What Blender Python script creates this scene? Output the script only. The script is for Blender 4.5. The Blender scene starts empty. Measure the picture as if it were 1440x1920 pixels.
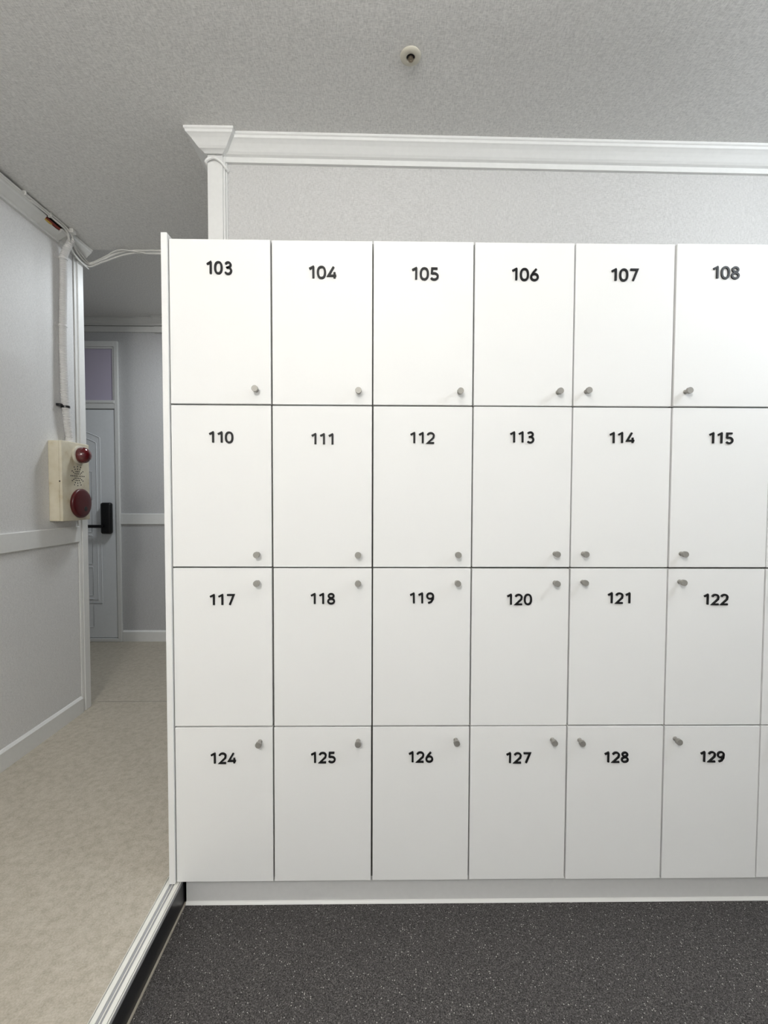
import bpy, bmesh, math, random
from mathutils import Vector, Matrix
C = bpy.context.scene.collection
SC = bpy.context.scene
R = math.radians
rnd = random.Random(7)

# ------------------------------------------------------------------ camera
ZC = 1.2916                      # eye height above the dark floor
cd = bpy.data.cameras.new('camera'); cam = bpy.data.objects.new('camera', cd); C.objects.link(cam)
pitch, yaw, roll = 0.0342, 0.0129, -0.0032
fwd = Vector((math.sin(yaw)*math.cos(pitch), math.cos(yaw)*math.cos(pitch), -math.sin(pitch)))
rgt = Vector((math.cos(yaw), -math.sin(yaw), 0)); up = rgt.cross(fwd)
r2 = rgt*math.cos(roll) - up*math.sin(roll); u2 = up*math.cos(roll) + rgt*math.sin(roll)
cam.matrix_world = Matrix(((r2.x, u2.x, -fwd.x, .6171), (r2.y, u2.y, -fwd.y, -1.362), (r2.z, u2.z, -fwd.z, ZC), (0, 0, 0, 1)))
cd.sensor_fit = 'VERTICAL'; cd.sensor_height = 24; cd.sensor_width = 18; cd.lens = 24*850/1920
cd.clip_start = .02; cd.clip_end = 50
SC.camera = cam

# ------------------------------------------------------------------ world, lamps, exposure
w = bpy.data.worlds.new('world'); SC.world = w; w.use_nodes = True
w.node_tree.nodes['Background'].inputs[0].default_value = (.8, .85, .9, 1)
w.node_tree.nodes['Background'].inputs[1].default_value = .02
vs = SC.view_settings
SC.display_settings.display_device = 'sRGB'
vs.view_transform = 'Standard'; vs.look = 'None'; vs.exposure = 0.21; vs.gamma = 1; vs.use_curve_mapping = False

def area(name, loc, size, power, color, rot=(0, 0, 0), spread=180):
    l = bpy.data.lights.new(name, 'AREA'); l.shape = 'DISK'; l.size = size; l.energy = power; l.color = color; l.spread = R(spread)
    o = bpy.data.objects.new(name, l); o.location = loc; o.rotation_euler = rot; C.objects.link(o); return o
def bulb(name, loc, rad, power, color):
    l = bpy.data.lights.new(name, 'POINT'); l.shadow_soft_size = rad; l.energy = power; l.color = color
    o = bpy.data.objects.new(name, l); o.location = loc; C.objects.link(o); return o
bulb('lamp_or_fill', (2.45, -.70, 2.43), .06, 27, (.86, .93, 1))
bulb('lamp_or_fill', (.66, -.85, 2.45), .06, 6.5, (1, .985, .955))
bulb('lamp_or_fill', (.12, -2.40, 2.34), .12, 50, (1, .98, .945))  # added fill behind the camera, no fixture belongs to it
area('lamp_or_fill', (-.48, 1.62, 2.655), .28, 12.5, (.90, .96, 1))

ZCEIL = 2.6316; ZREAR = 2.70; ZH = .103                       # ceilings and the raised hall floor

# ------------------------------------------------------------------ materials
def mat(name, base, rough=.5, metal=0, spec=.5):
    m = bpy.data.materials.new(name); m.use_nodes = True
    b = m.node_tree.nodes['Principled BSDF']
    b.inputs['Base Color'].default_value = (*base, 1); b.inputs['Roughness'].default_value = rough
    b.inputs['Metallic'].default_value = metal; b.inputs['Specular IOR Level'].default_value = spec
    return m, m.node_tree, b
def N(t, typ, **k):
    n = t.nodes.new(typ)
    for a, v in k.items(): setattr(n, a, v)
    return n
def noise(t, scale3, scale=1, detail=2, src=None):
    tc = N(t, 'ShaderNodeTexCoord'); mp = N(t, 'ShaderNodeMapping'); mp.inputs['Scale'].default_value = scale3
    t.links.new(tc.outputs['Object'], mp.inputs[0])
    n = N(t, 'ShaderNodeTexNoise'); n.inputs['Scale'].default_value = scale; n.inputs['Detail'].default_value = detail
    t.links.new(mp.outputs[0], n.inputs['Vector']); return n.outputs['Fac']
def math_(t, op, a, b):
    n = N(t, 'ShaderNodeMath', operation=op)
    for i, v in enumerate((a, b)):
        if isinstance(v, (int, float)): n.inputs[i].default_value = v
        else: t.links.new(v, n.inputs[i])
    return n.outputs[0]
def ramp(t, fac, stops):
    n = N(t, 'ShaderNodeValToRGB'); e = n.color_ramp.elements
    while len(e) < len(stops): e.new(.5)
    for i, (p, c) in enumerate(stops): e[i].position = p; e[i].color = (*c, 1)
    t.links.new(fac, n.inputs[0]); return n.outputs[0]
def bump(t, b, h, strength=.3, dist=.001):
    n = N(t, 'ShaderNodeBump'); n.inputs['Strength'].default_value = strength; n.inputs['Distance'].default_value = dist
    t.links.new(h, n.inputs['Height']); t.links.new(n.outputs[0], b.inputs['Normal'])

def paper(name, col, s1, s2, contrast=.10, rough=.6, bstr=.5):
    """woven-look vinyl wallpaper: two families of fine threads"""
    m, t, b = mat(name, col, rough, 0, .35)
    f = math_(t, 'ADD', noise(t, s1, 1, 3), noise(t, s2, 1, 3)); f = math_(t, 'MULTIPLY', f, .5)
    lo = tuple(c*(1-contrast*1.6) for c in col); hi = tuple(min(1, c*(1+contrast*1.1)) for c in col)
    t.links.new(ramp(t, f, [(.33, lo), (.52, col), (.68, hi)]), b.inputs['Base Color'])
    bump(t, b, f, bstr, .0012); return m
PW = (.61, .605, .595)
M = {}
M['paper_back'] = paper('paper_back', PW, (520, 520, 90), (90, 90, 520), .12, .5)
M['paper_left'] = paper('paper_left', (.76, .755, .75), (520, 520, 110), (110, 110, 520), .10, .55)
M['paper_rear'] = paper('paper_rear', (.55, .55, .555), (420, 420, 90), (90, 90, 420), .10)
M['ceil'] = paper('ceil', (.75, .742, .722), (420, 70, 420), (110, 330, 110), .15, .65, .6)

def painted(name, col, rough=.42, wob=.25):
    m, t, b = mat(name, col, rough, 0, .4)
    f = noise(t, (60, 60, 60), 1, 3)
    t.links.new(ramp(t, f, [(.3, tuple(c*.97 for c in col)), (.7, col)]), b.inputs['Base Color'])
    bump(t, b, noise(t, (180, 180, 180), 1, 2), wob, .0004); return m
M['trim'] = painted('trim_paint', (.80, .80, .785))
M['trim_old'] = painted('trim_paint_old', (.74, .74, .72), .5, .4)
M['door'] = painted('door_paint', (.86, .88, .90), .38)
def laminate():
    m, t, b = mat('locker_laminate', (.86, .86, .85), .6, 0, .25)
    f = noise(t, (900, 900, 900), 1, 2)
    t.links.new(ramp(t, f, [(.3, (.80, .80, .79)), (.7, (.85, .85, .84))]), b.inputs['Base Color'])
    bump(t, b, f, .12, .0003); return m
M['lam'] = laminate()
M['carcass'] = painted('carcass_gap_shade', (.17, .17, .16), .6, .1)  # board colour darkened to paint in the shade of the door gaps
M['plinth'] = painted('plinth_board', (.72, .72, .715), .5, .2)
M['number'] = mat('number_acrylic', (.006, .006, .007), .45, 0, .3)[0]
def nickel():
    m, t, b = mat('brushed_nickel', (.47, .455, .42), .55, .55)
    f = noise(t, (1500, 60, 1500), 1, 2)
    t.links.new(ramp(t, f, [(.3, (.30, .29, .265)), (.7, (.40, .385, .355))]), b.inputs['Base Color']); return m
M['nickel'] = nickel()
def dark_floor():
    m, t, b = mat('speckled_vinyl', (.05, .047, .045), .62, 0, .3)
    base = ramp(t, noise(t, (260, 260, 260), 1, 3), [(.32, (.030, .027, .026)), (.5, (.062, .057, .056)), (.68, (.115, .107, .105))])
    def specks(scale, thr, keep, col, under):
        tc = N(t, 'ShaderNodeTexCoord'); v = N(t, 'ShaderNodeTexVoronoi'); v.inputs['Scale'].default_value = scale
        t.links.new(tc.outputs['Object'], v.inputs['Vector'])
        near = math_(t, 'LESS_THAN', v.outputs['Distance'], thr)
        sp = N(t, 'ShaderNodeSeparateColor'); t.links.new(v.outputs['Color'], sp.inputs[0])
        pick = math_(t, 'GREATER_THAN', sp.outputs[0], keep)
        mx = N(t, 'ShaderNodeMix', data_type='RGBA'); t.links.new(math_(t, 'MULTIPLY', near, pick), mx.inputs['Factor'])
        t.links.new(under, mx.inputs['A']); mx.inputs['B'].default_value = (*col, 1); return mx.outputs['Result']
    c = specks(330, .42, .62, (.17, .16, .15), base)
    c = specks(250, .36, .70, (.012, .011, .011), c)
    c = specks(170, .24, .86, (.50, .48, .44), c)
    t.links.new(c, b.inputs['Base Color'])
    bump(t, b, noise(t, (500, 500, 500), 1, 2), .35, .0006); return m
M['dark'] = dark_floor()
def hall_floor():
    m, t, b = mat('pale_vinyl', (.50, .47, .42), .5, 0, .35)
    f = math_(t, 'ADD', math_(t, 'MULTIPLY', noise(t, (45, 45, 45), 1, 5), .5), math_(t, 'MULTIPLY', noise(t, (240, 240, 240), 1, 2), .5))
    t.links.new(ramp(t, f, [(.32, (.36, .32, .255)), (.5, (.455, .41, .335)), (.66, (.53, .485, .41))]), b.inputs['Base Color'])
    bump(t, b, noise(t, (160, 160, 160), 1, 3), .25, .0006); return m
M['hallfloor'] = hall_floor()
M['seam'] = mat('floor_seam', (.20, .19, .17), .8)[0]
M['black_tile'] = mat('black_riser', (.012, .012, .014), .3)[0]
M['bead'] = mat('edge_bead', (.42, .38, .31), .6)[0]
M['caulk'] = mat('white_caulk', (.86, .86, .84), .4)[0]
def alu():
    m, t, b = mat('sill_white', (.80, .79, .73), .35, 0, .5)
    bump(t, b, noise(t, (400, 8, 400), 1, 2), .15, .0003); return m
M['sill'] = alu()
M['sill_groove'] = mat('sill_groove_grey', (.36, .36, .37), .4)[0]
def cream():
    m, t, b = mat('aged_cream', (.66, .60, .46), .48, 0, .4)
    f = noise(t, (14, 14, 14), 1, 4)
    t.links.new(ramp(t, f, [(.28, (.50, .40, .24)), (.42, (.64, .58, .44)), (.65, (.70, .65, .52))]), b.inputs['Base Color']); return m
M['cream'] = cream()
M['hole'] = mat('dark_hole', (.006, .006, .006), .8)[0]
m, t, b = mat('red_lens', (.10, .0015, .005), .08, 0, .7); b.inputs['Coat Weight'].default_value = .6; b.inputs['Coat Roughness'].default_value = .04; M['redlens'] = m
M['redplastic'] = mat('red_plastic', (.075, .003, .005), .38)[0]
M['blackplastic'] = mat('black_plastic', (.006, .006, .007), .35)[0]
M['conduit'] = mat('conduit_pvc', (.74, .73, .72), .5)[0]
M['cable'] = mat('white_cable', (.73, .72, .69), .5)[0]
M['wire_red'] = mat('wire_red', (.30, .03, .012), .45)[0]
M['wire_yellow'] = mat('wire_yellow', (.62, .42, .09), .45)[0]
M['gap_shade'] = mat('crown_gap_shade', (.02, .018, .016), .9)[0]  # near-black filler: shade of the crown gap put into its colour
M['purple'] = mat('purple_frosted_pane', (.56, .51, .635), .35, 0, .4)[0]
M['rosette'] = painted('rosette_cream', (.60, .57, .48), .45)
M['brass'] = mat('dull_brass', (.23, .19, .14), .45, .8)[0]
m, t, b = mat('lamp_diffuser', (.9, .9, .9), .5); b.inputs['Emission Color'].default_value = (.95, .98, 1, 1); b.inputs['Emission Strength'].default_value = 1.5; M['diffuser'] = m

# ------------------------------------------------------------------ mesh helpers
def B(): return bmesh.new()
def box(bm, x0, x1, y0, y1, z0, z1, bev=0, seg=2):
    r = bmesh.ops.create_cube(bm, size=1)
    for v in r['verts']:
        v.co = Vector((x0 + (v.co.x+.5)*(x1-x0), y0 + (v.co.y+.5)*(y1-y0), z0 + (v.co.z+.5)*(z1-z0)))
    if bev:
        es = list({e for v in r['verts'] for e in v.link_edges})
        bmesh.ops.bevel(bm, geom=es, offset=bev, segments=seg, profile=.5, affect='EDGES')
    return bm
def tube(bm, pts, r, n=8, cap=True, radii=None):
    pts = [Vector(p) for p in pts]; rings = []
    for i, p in enumerate(pts):
        d = (pts[min(i+1, len(pts)-1)] - pts[max(i-1, 0)]).normalized()
        a = Vector((0, 0, 1)) if abs(d.z) < .9 else Vector((1, 0, 0))
        u = d.cross(a).normalized(); v = d.cross(u)
        rr = radii[i] if radii else r
        rings.append([bm.verts.new(p + (u*math.cos(k*2*math.pi/n) + v*math.sin(k*2*math.pi/n))*rr) for k in range(n)])
    for a, b in zip(rings, rings[1:]):
        for k in range(n): bm.faces.new((a[k], a[(k+1) % n], b[(k+1) % n], b[k]))
    if cap: bm.faces.new(rings[0][::-1]); bm.faces.new(rings[-1])
    return bm
def lathe(bm, prof, origin, axis, n=32):
    """prof: list of (radius, distance along axis)"""
    o = Vector(origin); ax = Vector(axis).normalized()
    a = Vector((0, 0, 1)) if abs(ax.z) < .9 else Vector((1, 0, 0))
    u = ax.cross(a).normalized(); v = ax.cross(u); rings = []
    for r, h in prof:
        if r < 1e-6: rings.append([bm.verts.new(o + ax*h)])
        else: rings.append([bm.verts.new(o + ax*h + (u*math.cos(k*2*math.pi/n) + v*math.sin(k*2*math.pi/n))*r) for k in range(n)])
    for a, b in zip(rings, rings[1:]):
        for k in range(n):
            if len(a) == 1 and len(b) > 1: bm.faces.new((a[0], b[(k+1) % n], b[k]))
            elif len(b) == 1 and len(a) > 1: bm.faces.new((a[k], a[(k+1) % n], b[0]))
            elif len(a) > 1: bm.faces.new((a[k], a[(k+1) % n], b[(k+1) % n], b[k]))
    return bm
def sweep(bm, prof, p0, p1, out, m0=0, m1=0):
    """moulding: profile (p out of the wall, z up) run from p0 to p1; m = mitre (extend by m*p at that end)"""
    p0, p1, out = Vector(p0), Vector(p1), Vector(out); d = (p1-p0).normalized(); A = []; Bv = []
    for p, z in prof:
        A.append(bm.verts.new(p0 - d*(m0*p) + out*p + Vector((0, 0, z)))); Bv.append(bm.verts.new(p1 + d*(m1*p) + out*p + Vector((0, 0, z))))
    n = len(prof)
    for i in range(n): bm.faces.new((A[i], A[(i+1) % n], Bv[(i+1) % n], Bv[i]))
    bm.faces.new(A[::-1]); bm.faces.new(Bv); return bm
def obj(name, bm, m, parent=None, smooth=False, angle=40):
    bmesh.ops.recalc_face_normals(bm, faces=bm.faces)
    me = bpy.data.meshes.new(name)
    if smooth:
        for f in bm.faces: f.smooth = True
        for e in bm.edges:
            if len(e.link_faces) == 2 and e.calc_face_angle(0) > R(angle): e.smooth = False
    bm.to_mesh(me); bm.free()
    me.materials.append(m if not isinstance(m, str) else M[m])
    o = bpy.data.objects.new(name, me); C.objects.link(o); o.parent = parent; return o
def struct(name, bm, m, label=None, **k):
    o = obj(name, bm, m, **k); o['kind'] = 'structure'; o['category'] = name.split('_')[0]
    o['label'] = label or name; return o
def tag(o, label, cat, group=None):
    o['label'] = label; o['category'] = cat
    if group: o['group'] = group
    return o
def thing(name, label, cat, loc=(0, 0, 0), group=None):
    o = bpy.data.objects.new(name, None); o.empty_display_size = .05; C.objects.link(o); o.location = loc
    return tag(o, label, cat, group)

# ------------------------------------------------------------------ the setting
XL = -1.0083; YC = 1.178; YB = 2.334
XR = 3.45; YF = -2.7; YW = .42
struct('floor', box(B(), .0075, XR+.1, YF-.1, .60, -.10, 0), 'dark', 'dark grey speckled vinyl floor in front of the lockers')
fh = box(B(), XL-.1, -.0335, YF-.1, YC, -.02, ZH)
box(fh, -2.7, XR, YC, YB+.1, -.02, ZH); box(fh, -.0335, -.03, .55, YC, -.02, ZH)
box(fh, -.03, XR, .605, YC, -.02, ZH)
struct('floor_hall', fh, 'hallfloor', 'pale beige mottled vinyl floor of the raised passage on the left')
# seams and little scores of the passage floor
sm = B(); box(sm, -1.0, -.03, 1.236, 1.2395, ZH-.001, ZH+.0004)
tube(sm, [(-.19, .42, ZH), (-.10, .52, ZH), (-.05, .575, ZH)], .0012, 5)
so = struct('trim_1', sm, 'seam', 'thin dark joints in the pale passage floor')
bm = box(B(), XL-.1, XR+.1, YF-.1, YC, ZCEIL, ZCEIL+.17)
struct('ceiling', bm, 'ceil', 'pale grey woven-paper ceiling above the lockers')
struct('ceiling_rear', box(B(), -2.7, XR, YC, YB+.1, ZREAR, ZREAR+.1), 'ceil', 'shaded woven-paper ceiling of the rear passage')
struct('wall_left', box(B(), XL-.1, XL, YF, YC-.004, ZH-.05, ZCEIL), 'paper_left', 'left wall in pale woven wallpaper carrying the alarm box')
def wall_back():
    b = B(); y0, y1 = .4187, .4187+.0123*2
    vs_ = [b.verts.new(p) for z in (0, ZCEIL) for p in ((-.010, YW, z), (XR, YW+.0123*3.4, z), (XR, .58, z), (-.010, .58, z))]
    for q in ((0, 1, 2, 3), (4, 5, 6, 7), (0, 1, 5, 4), (1, 2, 6, 5), (2, 3, 7, 6), (3, 0, 4, 7)): b.faces.new([vs_[k] for k in q])
    return b
struct('wall_back', wall_back(), 'paper_back', 'grey-white woven wallpaper wall rising above the lockers')
struct('wall_right', box(B(), XR, XR+.1, YF, .6, -.05, ZCEIL), 'trim', 'right wall outside the photo')
struct('wall_front', box(B(), XL-.1, XR+.1, YF-.1, YF, -.05, ZCEIL), 'trim', 'wall behind the photographer')
struct('wall_rear', box(B(), -2.7, XR, YB, YB+.1, ZH-.05, ZREAR), 'paper_rear', 'grey papered wall at the far end of the passage')
struct('wall_rear_left', box(B(), -2.8, -2.7, YC-.1, YB+.1, ZH-.05, ZREAR+.1), 'paper_rear', 'far side wall of the rear passage')
b_ = box(B(), -2.7, XL-.1, YC-.1, YC-.004, ZH-.05, ZREAR+.1)
struct('wall_rear_front', b_, 'paper_rear', 'hidden wall beside the corner of the left wall')
struct('wall_rear_right', box(B(), XR, XR+.1, .6, YB+.1, -.05, ZREAR+.1), 'paper_rear', 'hidden end wall of the rear passage')

# crown mouldings ----------------------------------------------------------
CROWN = [(0, 0), (.066, 0), (.066, -.008), (.062, -.011), (.060, -.019), (.055, -.022), (.046, -.029), (.037, -.038), (.029, -.047), (.022, -.053),
         (.016, -.055), (.0125, -.0565), (.0125, -.0755), (0, -.0755)]
CAP = [(p*.94, z*.94) for p, z in CROWN[:-3]] + [(.010, -.0545), (.006, -.058), (0, -.058)]
LC = [(0, 0), (.060, 0), (.060, -.006), (.055, -.010), (.052, -.016), (.040, -.026), (.030, -.035), (.022, -.042), (.016, -.044), (.014, -.0565), (0, -.0565)]
dirb = Vector((1, .0123, 0)).normalized(); outb = Vector((.0123, -1, 0)).normalized()
XP0, XP1, YP = -.030, .030, .394                                  # the slim pilaster at the wall end
yb = lambda x: YW + .0123*x
b = B()
sweep(b, CROWN, (XP1, yb(XP1), ZCEIL), (2.175, yb(2.175), ZCEIL), outb, 0, 0)
struct('trim_2', b, 'trim', 'white crown moulding along the wall above the lockers')
def capital(x0, x1, yf, ylong, name, label):
    b = B()
    sweep(b, CROWN, (x0, yf, ZCEIL), (x1, yf, ZCEIL), (0, -1, 0), 1, 1)
    sweep(b, CROWN, (x1, yf, ZCEIL), (x1, yb(x1)-.005, ZCEIL), (1, 0, 0), 1, 0)
    sweep(b, CROWN, (x0, ylong, ZCEIL), (x0, yf, ZCEIL), (-1, 0, 0), 0, 1)
    bmesh.ops.remove_doubles(b, verts=b.verts, dist=.0002)
    return struct(name, b, 'trim', label)
CROWN = CAP
capital(XP0, XP1-.004, YP, .575, 'trim_3', 'white flared crown block capping the slim pilaster')
capital(2.175, 2.235, YP+.02, yb(2.1)-.003, 'trim_4', 'second white crown block at the right edge of the photo')
b = box(B(), XP0, XP1-.003, YP+.004, YW+.004, 2.0, ZCEIL-.055, .0015)
box(b, XP1-.003, XP1+.004, YP+.010, YW+.004, 2.0, ZCEIL-.055, .0015)
box(b, XP1+.004, XP1+.009, YP+.020, YW+.004, 2.0, ZCEIL-.055, .0015)
box(b, XP0, -.0105, YW+.004, .58, 2.0, ZCEIL-.055, .001)
struct('trim_5', b, 'trim', 'slim white pilaster strip rising behind the lockers')
b = box(B(), 2.175, 2.235, YP+.02, yb(2.1)+.004, 2.0, ZCEIL-.055, .0015)
struct('trim_6', b, 'trim', 'second white pilaster strip beyond the right edge')
# left wall trims
LB = [(p, z*.84) for p, z in LC]
b = B(); sweep(b, LB, (XL, YF, ZCEIL-.021), (XL, .842, ZCEIL-.021), (1, 0, 0))
sweep(b, LB, (XL, .948, ZCEIL-.021), (XL, .985, ZCEIL-.021), (1, 0, 0))
sweep(b, [(0, -.036), (.047, -.036), (.036, -.046), (.030, -.052), (.020, -.058), (.014, -.060), (.014, -.0685), (0, -.0685)], (XL, .840, ZCEIL), (XL, .950, ZCEIL), (1, 0, 0))
sweep(b, [(p*1.08, z*1.18) for p, z in LC], (XL, .992, ZCEIL-.001), (XL, YC, ZCEIL-.001), (1, 0, 0), 0, 0)
struct('trim_7', b, 'trim_old', 'white crown moulding along the left wall with a gap above it')
b = box(box(B(), XL, XL+.040, .70, 1.010, ZCEIL-.0205, ZCEIL), XL, XL+.056, YF, .6999, ZCEIL-.0205, ZCEIL)
struct('trim_8', b, 'gap_shade', 'dark strip standing in for shade between left crown moulding and ceiling')
BB = [(0, 0), (.012, 0), (.012, .078), (.004, .088), (0, .090)]
b = sweep(B(), BB, (XL, YF, ZH), (XL, 1.108, ZH), (1, 0, 0))
struct('baseboard_left', b, 'trim', 'white baseboard along the left wall')
RAIL = [(0, -.0865), (.008, -.0865), (.010, -.083), (.010, -.004), (.008, 0), (0, 0)]
b = sweep(B(), RAIL, (XL, YF, 1.126), (XL, 1.108, 1.126), (1, 0, 0))
struct('trim_9', b, 'trim', 'flat white chair rail below the alarm box on the left wall')
b = box(B(), XL-.1, XL+.011, 1.130, YC, ZH, ZCEIL-.062, .003)
box(b, XL, XL+.006, 1.109, 1.1265, ZH, ZCEIL-.062, .002)
box(b, XL, XL+.0075, 1.1205, 1.1265, ZH, ZCEIL-.062, .002)
struct('trim_10', b, 'trim', 'white corner board at the end of the left wall')
# rear wall trims
RC = [(0, 0), (.052, 0), (.052, -.010), (.045, -.014), (.040, -.026), (.028, -.040), (.022, -.044), (.020, -.056), (0, -.056)]
RS = [(0, -.060), (.012, -.060), (.012, -.104), (0, -.104)]
b = B(); sweep(b, RC, (-2.69, YB, ZREAR), (-1.165, YB, ZREAR), (0, -1, 0)); sweep(b, RS, (-2.69, YB, ZREAR), (-1.165, YB, ZREAR+.0), (0, -1, 0))
sweep(b, [(p*1.55+.003*(p > 0), z*1.07) for p, z in RC], (-1.165, YB, ZREAR), (-.9, YB, ZREAR), (0, -1, 0))
sweep(b, [(p*2.4, z*1.06) for p, z in RS], (-1.165, YB, ZREAR), (-.9, YB, ZREAR), (0, -1, 0))
sweep(b, RC, (-.9, YB, ZREAR), (XR, YB, ZREAR), (0, -1, 0)); sweep(b, RS, (-.9, YB, ZREAR), (XR, YB, ZREAR), (0, -1, 0))
struct('trim_11', b, 'trim_old', 'white crown moulding and batten on the far passage wall')
b = sweep(B(), RAIL, (-1.462, YB, 1.146), (XR, YB, 1.146), (0, -1, 0))
struct('trim_12', b, 'trim', 'white chair rail right of the passage door')
b = sweep(B(), BB, (-1.4605, YB, ZH), (XR, YB, ZH), (0, -1, 0))
struct('baseboard_rear', b, 'trim', 'white baseboard at the foot of the far passage wall')
# step between the two floors
b = box(B(), -.0335, .0074, YF, .60, -.02, ZH-.016)
struct('trim_13', b, 'black_tile', 'black riser of the step down to the dark floor')
b = box(B(), .0076, .0125, YF, .041, -.002, .006, .001)
struct('trim_14', b, 'bead', 'thin beige sealing bead along the foot of the step')

# sliding-door sill on the step -------------------------------------------
t = thing('door_sill', 'long cream white grooved door sill along the step edge', 'door sill', (-.012, YF, ZH-.016))
t2 = t
x0 = -.0345 + .012
b = box(B(), x0, .024, 0, .60-YF, 0, .0105)
obj('sill_base', b, 'sill_groove', t2)
b = B()
for a0, a1, hh in ((.0000, .0012, .0165), (.0028, .0150, .0135), (.0228, .0252, .0135), (.0305, .0420, .0135), (.0440, .0464, .0132)):
    box(b, x0+a0, x0+a1, 0, .60-YF, .0105, hh, .0004, 1)
obj('rail', b, 'sill', t2)

# ------------------------------------------------------------------ passage door and transom
d = bpy.data.objects.new('door_1', None); C.objects.link(d); d.location = (-1.9, YB, ZH); d['kind'] = 'structure'; d['category'] = 'door'
d['label'] = 'white panelled passage door with black digital lock'
def rel(b, o): bmesh.ops.translate(b, verts=b.verts, vec=-Vector(o.location)); return b
xr0, xl0 = -1.4955, -2.32
b = B()
box(b, xr0+.002, -1.463, YB-.022, YB, ZH, 2.520, .003); box(b, xl0-.035, xl0-.002, YB-.022, YB, ZH, 2.520, .003)
box(b, xl0, xr0+.004, YB-.022, YB, 2.477, 2.520, .003); box(b, xl0, xr0+.004, YB-.020, YB, 1.986, 2.044, .003)
box(b, xl0, xr0+.004, YB-.026, YB-.001, 2.030, 2.052, .003)
box(b, xl0, xr0+.004, YB-.022, YB, ZH, ZH+.028, .003)
obj('door_frame', rel(b, d), 'trim', d)
leaf = obj('door_leaf', rel(box(B(), xl0+.003, xr0-.003, YB-.013, YB-.001, ZH+.033, 1.978, .0015), d), 'door', d)
def ridge(b, pts, r=.0032):
    tube(b, [(x, YB-.0135, z) for x, z in pts], r, 6)
def panel(b, xa, xb, za, zb, arch=0):
    n = 14; cx = (xa+xb)/2
    top = [(xa + (xb-xa)*k/n, zb + arch*(1-((k/n)*2-1)**2)) for k in range(n+1)] if arch else [(xa, zb), (xb, zb)]
    ridge(b, [(xb, zb), (xb, za), (xa, za), (xa, zb)]); ridge(b, top)
b = B(); panel(b, -2.195, -1.618, .418, 1.755, .075); panel(b, -2.165, -1.648, .445, 1.715, .070)
for k in range(5):
    zt = 1.495 - .2575*k
    panel(b, -2.125, -1.690, zt-.2575+.018, zt-.010)
obj('panel_moulding', rel(b, d), 'door', leaf, True)
lk = obj('digital_lock', rel(box(B(), -1.602, -1.517, YB-.058, YB-.012, .984, 1.236, .018, 4), d), 'blackplastic', d, True)
lk['label'] = 'black digital lock body'
b = box(B(), -1.712, -1.590, YB-.072, YB-.056, 1.034, 1.059, .005, 2); lathe(b, [(0, 0), (.013, 0), (.013, .022), (0, .022)], (-1.583, YB-.052, 1.0465), (0, -1, 0), 20)
obj('handle', rel(b, d), 'blackplastic', lk, True)
wn = bpy.data.objects.new('window_1', None); C.objects.link(wn); wn.location = (-1.9, YB, 2.05); wn['kind'] = 'structure'; wn['category'] = 'window'
wn['label'] = 'purple frosted transom window over the passage door'
obj('pane', rel(box(B(), xl0+.012, xr0-.012, YB-.006, YB-.001, 2.053, 2.462), wn), 'purple', wn)
b = B(); box(b, xr0-.013, xr0+.002, YB-.015, YB-.001, 2.052, 2.4765, .002); box(b, xl0-.002, xl0+.012, YB-.015, YB-.001, 2.052, 2.4765, .002)
box(b, xl0+.012, xr0-.013, YB-.015, YB-.001, 2.462, 2.4765, .002)
obj('window_frame', rel(b, wn), 'trim', wn)

# ------------------------------------------------------------------ lockers
W = .3; GAP = .0047; TH = .018; DEP = .385
ZT = ZC + .75444
rows = [ZT, ZT-.48576+.0026, ZT-2*.48576+.0022, ZT-3*.48576+.0006, ZT-4*.48576]
# number digits: strokes in units of the digit height, origin at the lower left of the digit
def arc(cx, cy, rx, ry, a0, a1, n=16):
    return [(cx + rx*math.cos(R(a0+(a1-a0)*k/n)), cy + ry*math.sin(R(a0+(a1-a0)*k/n))) for k in range(n+1)]
def sup(cx, cy, rx, ry, n=40, e=2.35):
    pts = []
    for k in range(n):
        a = 2*math.pi*k/n; c, s = math.cos(a), math.sin(a)
        pts.append((cx + rx*math.copysign(abs(c)**(2/e), c), cy + ry*math.copysign(abs(s)**(2/e), s)))
    return pts
def glyph(ch, s):
    h = s/2; T = 1-h; L = h
    if ch == '0': return .655, [(sup(.3275, .5, .3275-h, .5-h), True)]
    if ch == '1': return .40, [([(L, .80-h*.3), (.40-h-.01, T), (.40-h, T-.02), (.40-h, L)], False)]
    if ch == '2': return .62, [(arc(.305, .70, .305-h, .30-h, 165, -20, 18) + [(.50, .52), (L+.02, L), (.62-h, L)], False)]
    if ch == '3': return .60, [(arc(.285, .735, .255-h*.8, .265-h, 150, -90, 18)[:-1] + [(.27, .53), (.20, .53)], False), ([(.20, .53)] + [(.28, .53)] + arc(.285, .29, .315-h, .29-h+.03, 75, -140, 18), False)]
    if ch == '4': return .72, [([(.46, T), (L+.01, .26), (.72-h, .26)], False), ([(.53, .50), (.53, L)], False)]
    if ch == '5': return .60, [([(.56-h, T), (.12+h*.3, T), (L+.045, .57)] + arc(.285, .32, .315-h, .32-h, 112, -145, 20), False)]
    if ch == '6': return .62, [(sup(.31, .32, .31-h, .32-h, 30, 2.1), True), ([(.42, T), (.22, .66), (L+.01, .42)], False)]
    if ch == '7': return .62, [([(L, T), (.62-h, T), (.26, L)], False)]
    if ch == '8': return .62, [(sup(.31, .745, .27-h, .255-h, 28, 2.05), True), (sup(.31, .285, .31-h, .285-h, 28, 2.05), True)]
    if ch == '9': return .62, [(sup(.31, .68, .31-h, .32-h, 30, 2.1), True), ([(.62-h-.005, .60), (.56-h*.6, .40), (.38, .17), (.17, L)] , False)]
WID = {'0': .71, '1': .46, '2': .70, '3': .66, '4': .76, '5': .68, '6': .68, '7': .70, '8': .68, '9': .68}
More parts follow.
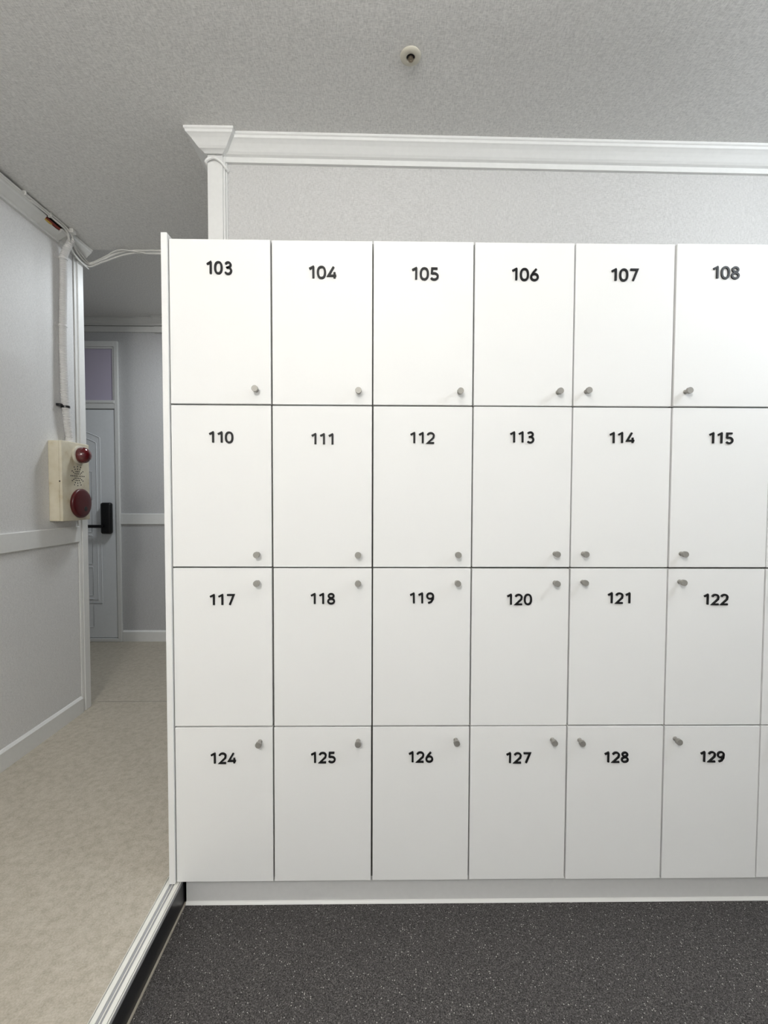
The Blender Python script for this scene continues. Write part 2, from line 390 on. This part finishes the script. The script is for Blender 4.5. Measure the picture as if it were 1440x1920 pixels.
def wide(ch, s, bold):
    w_, st = glyph(ch, s); h = s/2; w2 = w_ if bold else WID[ch]; k = (w2-2*h)/(w_-2*h)
    return w2, [([(h + (x-h)*k, z) for x, z in p], c) for p, c in st]
def stroke(bm, pts, closed, s, t, ch, rnd_end):
    P = [Vector((x, z)) for x, z in pts]; n = len(P); secs = []
    for i in range(n):
        a = P[i-1] if (closed or i) else None; c = P[(i+1) % n] if (closed or i < n-1) else None
        d0 = (P[i]-a).normalized() if a is not None else (c-P[i]).normalized(); d1 = (c-P[i]).normalized() if c is not None else d0
        tn = (d0+d1).normalized() if (d0+d1).length > 1e-6 else d0
        nm = Vector((-tn.y, tn.x)); k = min(1/max(.35, nm.dot(Vector((-d0.y, d0.x)))), 2.3)
        secs.append((P[i], nm*k, 1.0))
    if not closed:
        e = s*.5*rnd_end; d0 = (P[0]-P[1]).normalized(); d1 = (P[-1]-P[-2]).normalized(); m = 4
        # rounded ends: pull the last section in, then bulge out
        pre = []; post = []
        for k in range(1, m+1):
            a = k/m*math.pi/2; f = max(.08, math.cos(a)) if rnd_end > .6 else max(.55, math.cos(a*.6))
            pre.append((P[0] + d0*(e*math.sin(a) - (0 if rnd_end > .6 else 0)), secs[0][1], f)); post.append((P[-1] + d1*e*math.sin(a), secs[-1][1], f))
        secs = pre[::-1] + secs + post
    prof = [(-.5*s, 0), (-.5*s, t-ch), (-.5*s+ch, t), (.5*s-ch, t), (.5*s, t-ch), (.5*s, 0)]
    rings = []
    for p, nm, f in secs:
        rings.append([bm.verts.new((p.x + nm.x*q*f, -y, p.y + nm.y*q*f)) for q, y in prof])
    pairs = list(zip(rings, rings[1:])) + ([(rings[-1], rings[0])] if closed else [])
    for a, b in pairs:
        for k in range(5): bm.faces.new((a[k], a[k+1], b[k+1], b[k]))
    if not closed: bm.faces.new(rings[0]); bm.faces.new(rings[-1][::-1])
digit_cache = {}
DH = .0365
def digit_mesh(ch, bold):
    key = (ch, bold)
    if key not in digit_cache:
        s = .16 if bold else .165; w_, st = wide(ch, s, bold); bm = B()
        for pts, cl in st: stroke(bm, [(x*DH, z*DH) for x, z in pts], cl, s*DH, .0036, .0005, .95 if bold else .28)
        bmesh.ops.recalc_face_normals(bm, faces=bm.faces)
        me = bpy.data.meshes.new('digit'); bm.to_mesh(me); bm.free(); me.materials.append(M['number']); digit_cache[key] = (me, w_)
    return digit_cache[key]
def door_mesh(h):
    bm = box(B(), -(W-GAP)/2, (W-GAP)/2, 0, TH, GAP/2, h-GAP/2, .0009, 2)
    me = bpy.data.meshes.new('door'); bmesh.ops.recalc_face_normals(bm, faces=bm.faces); bm.to_mesh(me); bm.free(); me.materials.append(M['lam']); return me
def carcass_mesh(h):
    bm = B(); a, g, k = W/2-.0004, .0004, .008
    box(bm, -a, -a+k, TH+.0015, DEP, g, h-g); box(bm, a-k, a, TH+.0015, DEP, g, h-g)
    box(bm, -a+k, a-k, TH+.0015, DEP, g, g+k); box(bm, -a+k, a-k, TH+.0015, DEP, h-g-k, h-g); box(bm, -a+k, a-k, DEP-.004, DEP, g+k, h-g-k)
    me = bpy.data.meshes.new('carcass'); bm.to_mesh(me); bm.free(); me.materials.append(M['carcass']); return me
kb = B(); lathe(kb, [(0, 0), (.0066, 0), (.0066, .0012), (.0052, .0022), (.0050, .0125), (.0062, .0140), (.0088, .0148), (.0092, .0154), (.0092, .0236), (.0088, .0242), (0, .0242)], (0, 0, 0), (0, -1, 0), 32)
ko = obj('knob', kb, 'nickel', None, True, 35); knob_me = ko.data; bpy.data.objects.remove(ko)
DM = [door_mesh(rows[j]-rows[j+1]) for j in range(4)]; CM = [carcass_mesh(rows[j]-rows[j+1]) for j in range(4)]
POS = {103: (.1491, -.0856, .2553, -.4403), 104: (.152, -.0951, .2583, -.4431), 105: (.1535, -.0969, .2585, -.4428), 106: (.1505, -.0957, .254, -.4409), 107: (.1476, -.0944, .0392, -.4388), 108: (.1494, -.0869, .037, -.4386),
       110: (.1493, -.0947, .2568, -.4431), 111: (.1497, -.098, .2574, -.4427), 112: (.1486, -.0933, .2565, -.4422), 113: (.1476, -.0903, .2525, -.4402), 114: (.15, -.0904, .0388, -.44), 115: (.1492, -.0906, .037, -.4396),
       117: (.1481, -.0955, .2563, -.0429), 118: (.1506, -.0921, .2575, -.0427), 119: (.1499, -.0904, .2557, -.0425), 120: (.1462, -.0936, .254, -.0423), 121: (.1505, -.0902, .0388, -.0406), 122: (.1485, -.0934, .036, -.0388),
       124: (.1485, -.0952, .2595, -.0442), 125: (.1515, -.0948, .2581, -.0437), 126: (.1496, -.0944, .2567, -.0416), 127: (.1495, -.0991, .2539, -.0428), 128: (.1526, -.097, .0381, -.0431), 129: (.1508, -.0966, .034, -.0394)}
ROWN = ['top row', 'second row', 'third row', 'bottom row']
def link(name, me, parent, loc, rot=(0, 0, 0)):
    o = bpy.data.objects.new(name, me); C.objects.link(o); o.parent = parent; o.location = loc; o.rotation_euler = rot; return o
YOFF = {107: .0012, 108: -.0022, 104: .0006, 115: -.0012, 105: -.0006}
for j in range(4):
    for i in range(7):
        num = 103 + 7*j + i
        if i < 6: lab = 'white locker numbered %d with round nickel knob, in the %s' % (num, ROWN[j])
        else: lab = 'white locker right of locker %d, cut off by the right edge' % (num-1)
        zt, zb_ = rows[j], rows[j+1]; h = zt-zb_
        t = thing('locker', lab, 'locker', (W*i + W/2, 0, zb_), 'numbered white lockers')
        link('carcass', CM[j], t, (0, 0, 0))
        dx, dy = rnd.uniform(-.0006, .0006), YOFF.get(num, rnd.uniform(-.0007, .0007))
        dr = link('door', DM[j], t, (dx, dy, rnd.uniform(-.0005, .0005)))
        nx, nz, kx, kz = POS.get(num, (.150, -.093, .037, -.44 if j < 2 else -.041))
        link('knob', knob_me, dr, (kx - W/2 - dx, 0, ZT - .48576*j + kz - zb_))
        bold = (num == 103)
        zc_ = ZT - .48576*j + nz - zb_; gs = [digit_mesh(c, bold) for c in str(num)]
        gaps = []
        for a, c in zip(str(num), str(num)[1:]):
            gaps.append(.13 if num == 103 and a != '1' else .18 if num == 103 else {'10': .19, '11': .26, '12': .24}.get(a+c, .14 if c == '1' else .09 if a != '1' else .26))
        D = 1.045 if j == 0 else .965
        tot = D*(sum(g[1] for g in gs) + sum(gaps))*DH; x = -tot/2
        rot = rnd.uniform(-.012, .012)
        for k, (me, gw) in enumerate(gs):
            cx = nx - W/2 - dx
            link('digit', me, dr, (cx + x*math.cos(rot), 0, zc_ - D*DH/2 + x*math.sin(rot)), (0, -rot, 0)).scale = (D, 1, D)
            x += (gw + (gaps[k] if k < 2 else 0))*DH*D
# end panel and plinth
t = obj('end_panel', box(B(), -.0185, -.0004, -.0075, DEP, rows[4]+.0012, ZT+.0125, .0008, 1), 'lam')
tag(t, 'tall narrow white end panel closing the left side of the lockers', 'panel')
t = thing('plinth', 'low white plinth board under the bottom row of lockers', 'plinth', (1.05, .04, 0))
b = box(B(), .0130, 2.1, .04, .056, .0005, rows[4]-.0008); bmesh.ops.translate(b, verts=b.verts, vec=(-1.05, -.04, 0))
obj('board', b, 'plinth', t)
b = B(); sweep(b, [(0, 0), (.0075, 0), (.006, .003), (.003, .0065), (0, .008)], (.0130, .0398, .0004), (2.1, .0398, .0004), (0, -1, 0)); bmesh.ops.translate(b, verts=b.verts, vec=(-1.05, -.04, 0))
obj('caulk_line', b, 'caulk', t)

# ------------------------------------------------------------------ sprinkler
t = thing('fire_sprinkler', 'round cream sprinkler head recessed in the ceiling', 'sprinkler', (.7121, .0615, ZCEIL))
b = lathe(B(), [(.0170, .0), (.0375, -.0), (.0395, -.002), (.0385, -.005), (.030, -.0085), (.0185, -.010), (.0165, -.009), (.0155, -.0005)], (0, 0, 0), (0, 0, 1), 40)
obj('rosette', b, 'rosette', t, True, 60)
b = lathe(B(), [(0, -.0004), (.0158, -.0004), (.0158, -.0045), (.0150, -.0060), (0, -.0060)], (0, 0, 0), (0, 0, 1), 32)
obj('socket', b, 'hole', t)
b = lathe(B(), [(0, -.006), (.0085, -.006), (.0085, -.014), (.0065, -.016), (.0060, -.022), (.0090, -.0225), (.0090, -.0255), (.0045, -.0262), (.0028, -.0290), (0, -.0290)], (0, 0, 0), (0, 0, 1), 24)
for s in (-1, 1): tube(b, [(s*.008, 0, -.012), (s*.0105, 0, -.017), (s*.006, 0, -.0235)], .0014, 6)
bmesh.ops.scale(b, verts=b.verts, vec=(1, 1, .74)); obj('nozzle', b, 'brass', t, True); t.scale = (.81, .81, .81)

# ------------------------------------------------------------------ alarm box on the left wall
XF = XL + .068; YA, YBX = .896, 1.108; ZA, ZB = 1.163, 1.564
t = thing('fire_alarm', 'aged cream fire alarm box with red lamp on the left wall', 'fire alarm', (XL, (YA+YBX)/2, ZA))
b = box(B(), XL+.0004, XF-.016, YA+.001, YBX-.001, ZA+.001, ZB-.001, .003); obj('housing', rel(b, t), 'cream', t)
b = box(B(), XF-.0155, XF, YA, YBX, ZA, ZB, .004, 3); cv = obj('cover', rel(b, t), 'cream', t, True, 50)
def onf(y, z, dx=0): return (XF+dx, y, z)
b = lathe(B(), [(0, -.0002), (.048, -.0002), (.048, .009), (.044, .012), (.036, .012), (0, .012)], onf(1.020, 1.500), (1, 0, 0), 40); lb = obj('lamp_base', rel(b, t), 'rosette', t, True)
b = lathe(B(), [(.040, .011), (.0425, .018), (.042, .028), (.038, .041), (.030, .052), (.017, .0600), (0, .0635)], onf(1.020, 1.500), (1, 0, 0), 40)
o = obj('lamp_lens', rel(b, t), 'redlens', t, True, 80); o['label'] = 'glossy red domed lamp lens'
b = B()
for a in range(12):
    for q in range(1, 5):
        if a % 2 and q == 1: continue
        rr = .0128*q + (-.003 if a % 2 else 0); an = a*math.pi/6
        lathe(b, [(0, .0), (.0036, .0), (.0036, .0006), (0, .0006)], onf(1.012 + rr*math.cos(an)*1.0, 1.392 + rr*1.02*math.sin(an), -.0002), (1, 0, 0), 8)
lathe(b, [(0, .0), (.0032, .0), (.0032, .0006), (0, .0006)], onf(1.012, 1.392, -.0002), (1, 0, 0), 8)
obj('speaker_grille', rel(b, t), 'hole', t)
b = lathe(B(), [(0, 0), (.0035, 0), (.0035, .001), (0, .001)], (XF-.012, YA-.0001, 1.362), (0, -1, 0), 12); obj('keyhole', rel(b, t), 'hole', t)
b = lathe(B(), [(0, -.0002), (.072, -.0002), (.0755, .004), (.0755, .013), (.072, .018), (.062, .0205), (.036, .022), (0, .0225)], onf(1.022, 1.251), (1, 0, 0), 48)
sr = obj('siren_cap', rel(b, t), 'redplastic', t, True, 50); sr['label'] = 'dark red round siren cap'
b = lathe(B(), [(0, 0), (.0125, 0), (.0118, .0016), (0, .0020)], onf(1.038, 1.222, .0215), (1, 0, 0), 24)
obj('hole_plug', rel(b, t), 'blackplastic', sr)

# corrugated conduit down to the box ---------------------------------------
t = thing('conduit', 'white corrugated conduit running down the wall into the alarm box', 'conduit', (XL+.019, 1.01, ZB))
def cpath(z):
    k = (z-1.575)/(2.60-1.575)
    y = 1.000 + .030*max(0, 1-k*4.2)**1.5 - .006*math.sin(k*5) + .03*max(0, (k-.9)/.1)*.6
    x = XL + .019 + .002*math.sin(k*9) + .036*max(0, (k-.90)/.1)**1.5
    return (x, y, z)
b = B(); pts = []; rad = []; n = 135
for i in range(n*3):
    z = 1.585 + (2.600-1.585)*i/(n*3-1); pts.append(cpath(z)); rad.append(.0142 + .0036*(0, 1, 1)[i % 3])
tube(b, pts, .016, 14, True, rad); obj('tube', rel(b, t), 'conduit', t, True, 75)
for zc_, black in ((2.495, 0), (2.155, 0), (1.745, 1)):
    b = B(); x, y, z = cpath(zc_)
    lathe(b, [(.0176, -.005), (.0198, -.005), (.0198, .005), (.0176, .005), (.0176, -.005)], (x, y, z), (0, 0, 1), 20)
    if black: box(b, XL+.0004, x, y-.042, y-.018, z+.000, z+.012, .002)
    else: box(b, XL+.0004, XL+.004, y-.036, y+.036, z-.008, z+.008, .0015)
    o = obj('clip', rel(b, t), 'blackplastic' if black else 'conduit', t)
    if black: o['label'] = 'black tie around the conduit'
b = lathe(B(), [(0, -.019), (.0215, -.019), (.0215, -.010), (.0195, -.008), (.0195, .004), (0, .004)], (cpath(1.585)[0], cpath(1.585)[1], 1.585), (0, 0, 1), 24)
obj('connector', rel(b, t), 'conduit', t, True)

# ------------------------------------------------------------------ cables along the crown and the ceiling edge
def smooth_path(P, n=10):
    P = [Vector(p) for p in P]; out = []
    for i in range(len(P)-1):
        a, b, c, d = P[max(i-1, 0)], P[i], P[i+1], P[min(i+2, len(P)-1)]
        for k in range(n):
            s = k/n; out.append(.5*((2*b) + (c-a)*s + (2*a-5*b+4*c-d)*s*s + (3*b-a-3*c+d)*s**3))
    return out + [P[-1]]
XCR = XL + .066
def cable(P, r, label, m='cable', group='white cables at the left ceiling edge', name='cable', cat='cable'):
    o = obj(name, tube(B(), smooth_path(P), r, 8), m, None, True, 80); return tag(o, label, cat, group)
zt = ZCEIL
cable([(XCR-.002, -1.2, zt-.015), (XCR-.002, .55, zt-.015), (XCR, .70, zt-.012), (XCR+.001, .80, zt-.010), (XCR+.004, .93, zt-.006), (XCR+.004, .99, zt-.018), (XCR-.002, 1.02, zt-.035), (XL+.045, 1.06, zt-.050), (XL+.030, 1.12, zt-.062), (XL+.030, 1.20, zt-.066), (XL+.10, 1.200, zt-.042), (XL+.24, 1.172, zt-.011), (XL+.45, 1.166, zt-.0075), (XL+1.2, 1.166, zt-.0075)], .0052,
      'thickest white cable looping from the left crown along the ceiling edge', group=None)
cable([(XCR-.005, -1.2, zt-.024), (XCR-.005, .55, zt-.023), (XCR-.001, .74, zt-.020), (XCR+.002, .86, zt-.018), (XCR+.002, .96, zt-.020), (XCR-.003, .99, zt-.040), (XL+.040, 1.03, zt-.060), (XL+.026, 1.09, zt-.075), (XL+.023, 1.20, zt-.079), (XL+.10, 1.205, zt-.053), (XL+.25, 1.178, zt-.022), (XL+.42, 1.172, zt-.0185), (XL+1.2, 1.172, zt-.0185)], .0044,
      'lower white cable of the bundle crossing the left crown corner', group=None)
cable([(XCR+.006, .97, zt-.010), (XCR+.005, 1.00, zt-.022), (XL+.052, 1.03, zt-.036), (XL+.044, 1.07, zt-.044), (XL+.036, 1.13, zt-.054), (XL+.034, 1.205, zt-.056), (XL+.12, 1.198, zt-.026), (XL+.22, 1.158, zt-.011), (XL+.34, 1.158, zt-.022), (XL+.45, 1.160, zt-.0285), (XL+1.2, 1.160, zt-.0285)], .0040,
      'white cable sagging below the ceiling edge right of the corner', group=None)
cable([(XCR-.006, .98, zt-.026), (XL+.046, 1.02, zt-.052), (XL+.034, 1.06, zt-.068), (XL+.028, 1.10, zt-.084), (XL+.024, 1.15, zt-.088), (XL+.022, 1.205, zt-.090)], .0034,
      'short white cable ending at the foot of the crown corner', group=None)
for y in (.70, .855):
    b = box(B(), XCR-.010, XCR+.007, y-.005, y+.005, zt-.022, zt-.0002, .002)
    tag(obj('cable_clip', b, 'cable'), 'white cable clip under the ceiling, %s the red wires' % ('left of' if y < .8 else 'just before'), 'clip', 'cable clips')
tag(obj('cable_clip', box(B(), XCR+.006, XCR+.026, .975, 1.005, zt-.022, zt-.0002, .003), 'cable'), 'white clip block under the ceiling above the conduit top', 'clip', 'cable clips')
for k, (m, lab) in enumerate((('wire_red', 'upper red wire showing in the crown gap'), ('wire_red', 'lower red wire showing in the crown gap'), ('wire_yellow', 'yellow wire showing in the crown gap'))):
    o = obj('wire', tube(B(), smooth_path([(XL+.043, .815, zt-.018-.004*k), (XL+.046, .850, zt-.0225-.0052*k), (XL+.047, .90-.02*(k == 2), zt-.0235-.0052*k), (XL+.043, .955-.055*(k == 2), zt-.019-.004*k)]), .0046, 8), m, None, True)
    tag(o, lab, 'wire')
# strap of cable arched over the pilaster under its capital
zs = ZCEIL - .078
o = obj('cable', tube(B(), smooth_path([(XP0-.006, .50, zs-.012), (XP0-.005, YP+.012, zs-.010), (XP0+.001, YP-.004, zs-.004), (XP0+.022, YP-.006, zs+.004), (XP1-.022, YP-.006, zs+.002), (XP1-.004, YP+.000, zs-.010), (XP1+.008, YP+.012, zs-.022), (XP1+.012, YW-.003, zs-.026)]), .0055, 8), 'trim', None, True)
tag(o, 'white painted cable arched over the pilaster below its capital', 'cable')

# ------------------------------------------------------------------ ceiling lamps (outside the photo)
for (xy, r, lab) in (((2.45, -.70), .16, 'round white ceiling lamp beyond the right edge'), ((.66, -.85), .12, 'round white ceiling lamp above the photographer')):
    t = thing('ceiling_lamp', lab, 'lamp', (*xy, ZCEIL))
    obj('lamp_plate', lathe(B(), [(0, -.0005), (r, -.0005), (r, -.022), (r-.01, -.026), (0, -.026)], (0, 0, 0), (0, 0, 1), 40), 'trim', t, True)
t = thing('ceiling_lamp', 'round flat ceiling lamp of the rear passage', 'lamp', (-.48, 1.62, ZREAR))
obj('lamp_plate', lathe(B(), [(0, -.0005), (.17, -.0005), (.17, -.022), (.16, -.030), (0, -.030)], (0, 0, 0), (0, 0, 1), 40), 'trim', t, True)
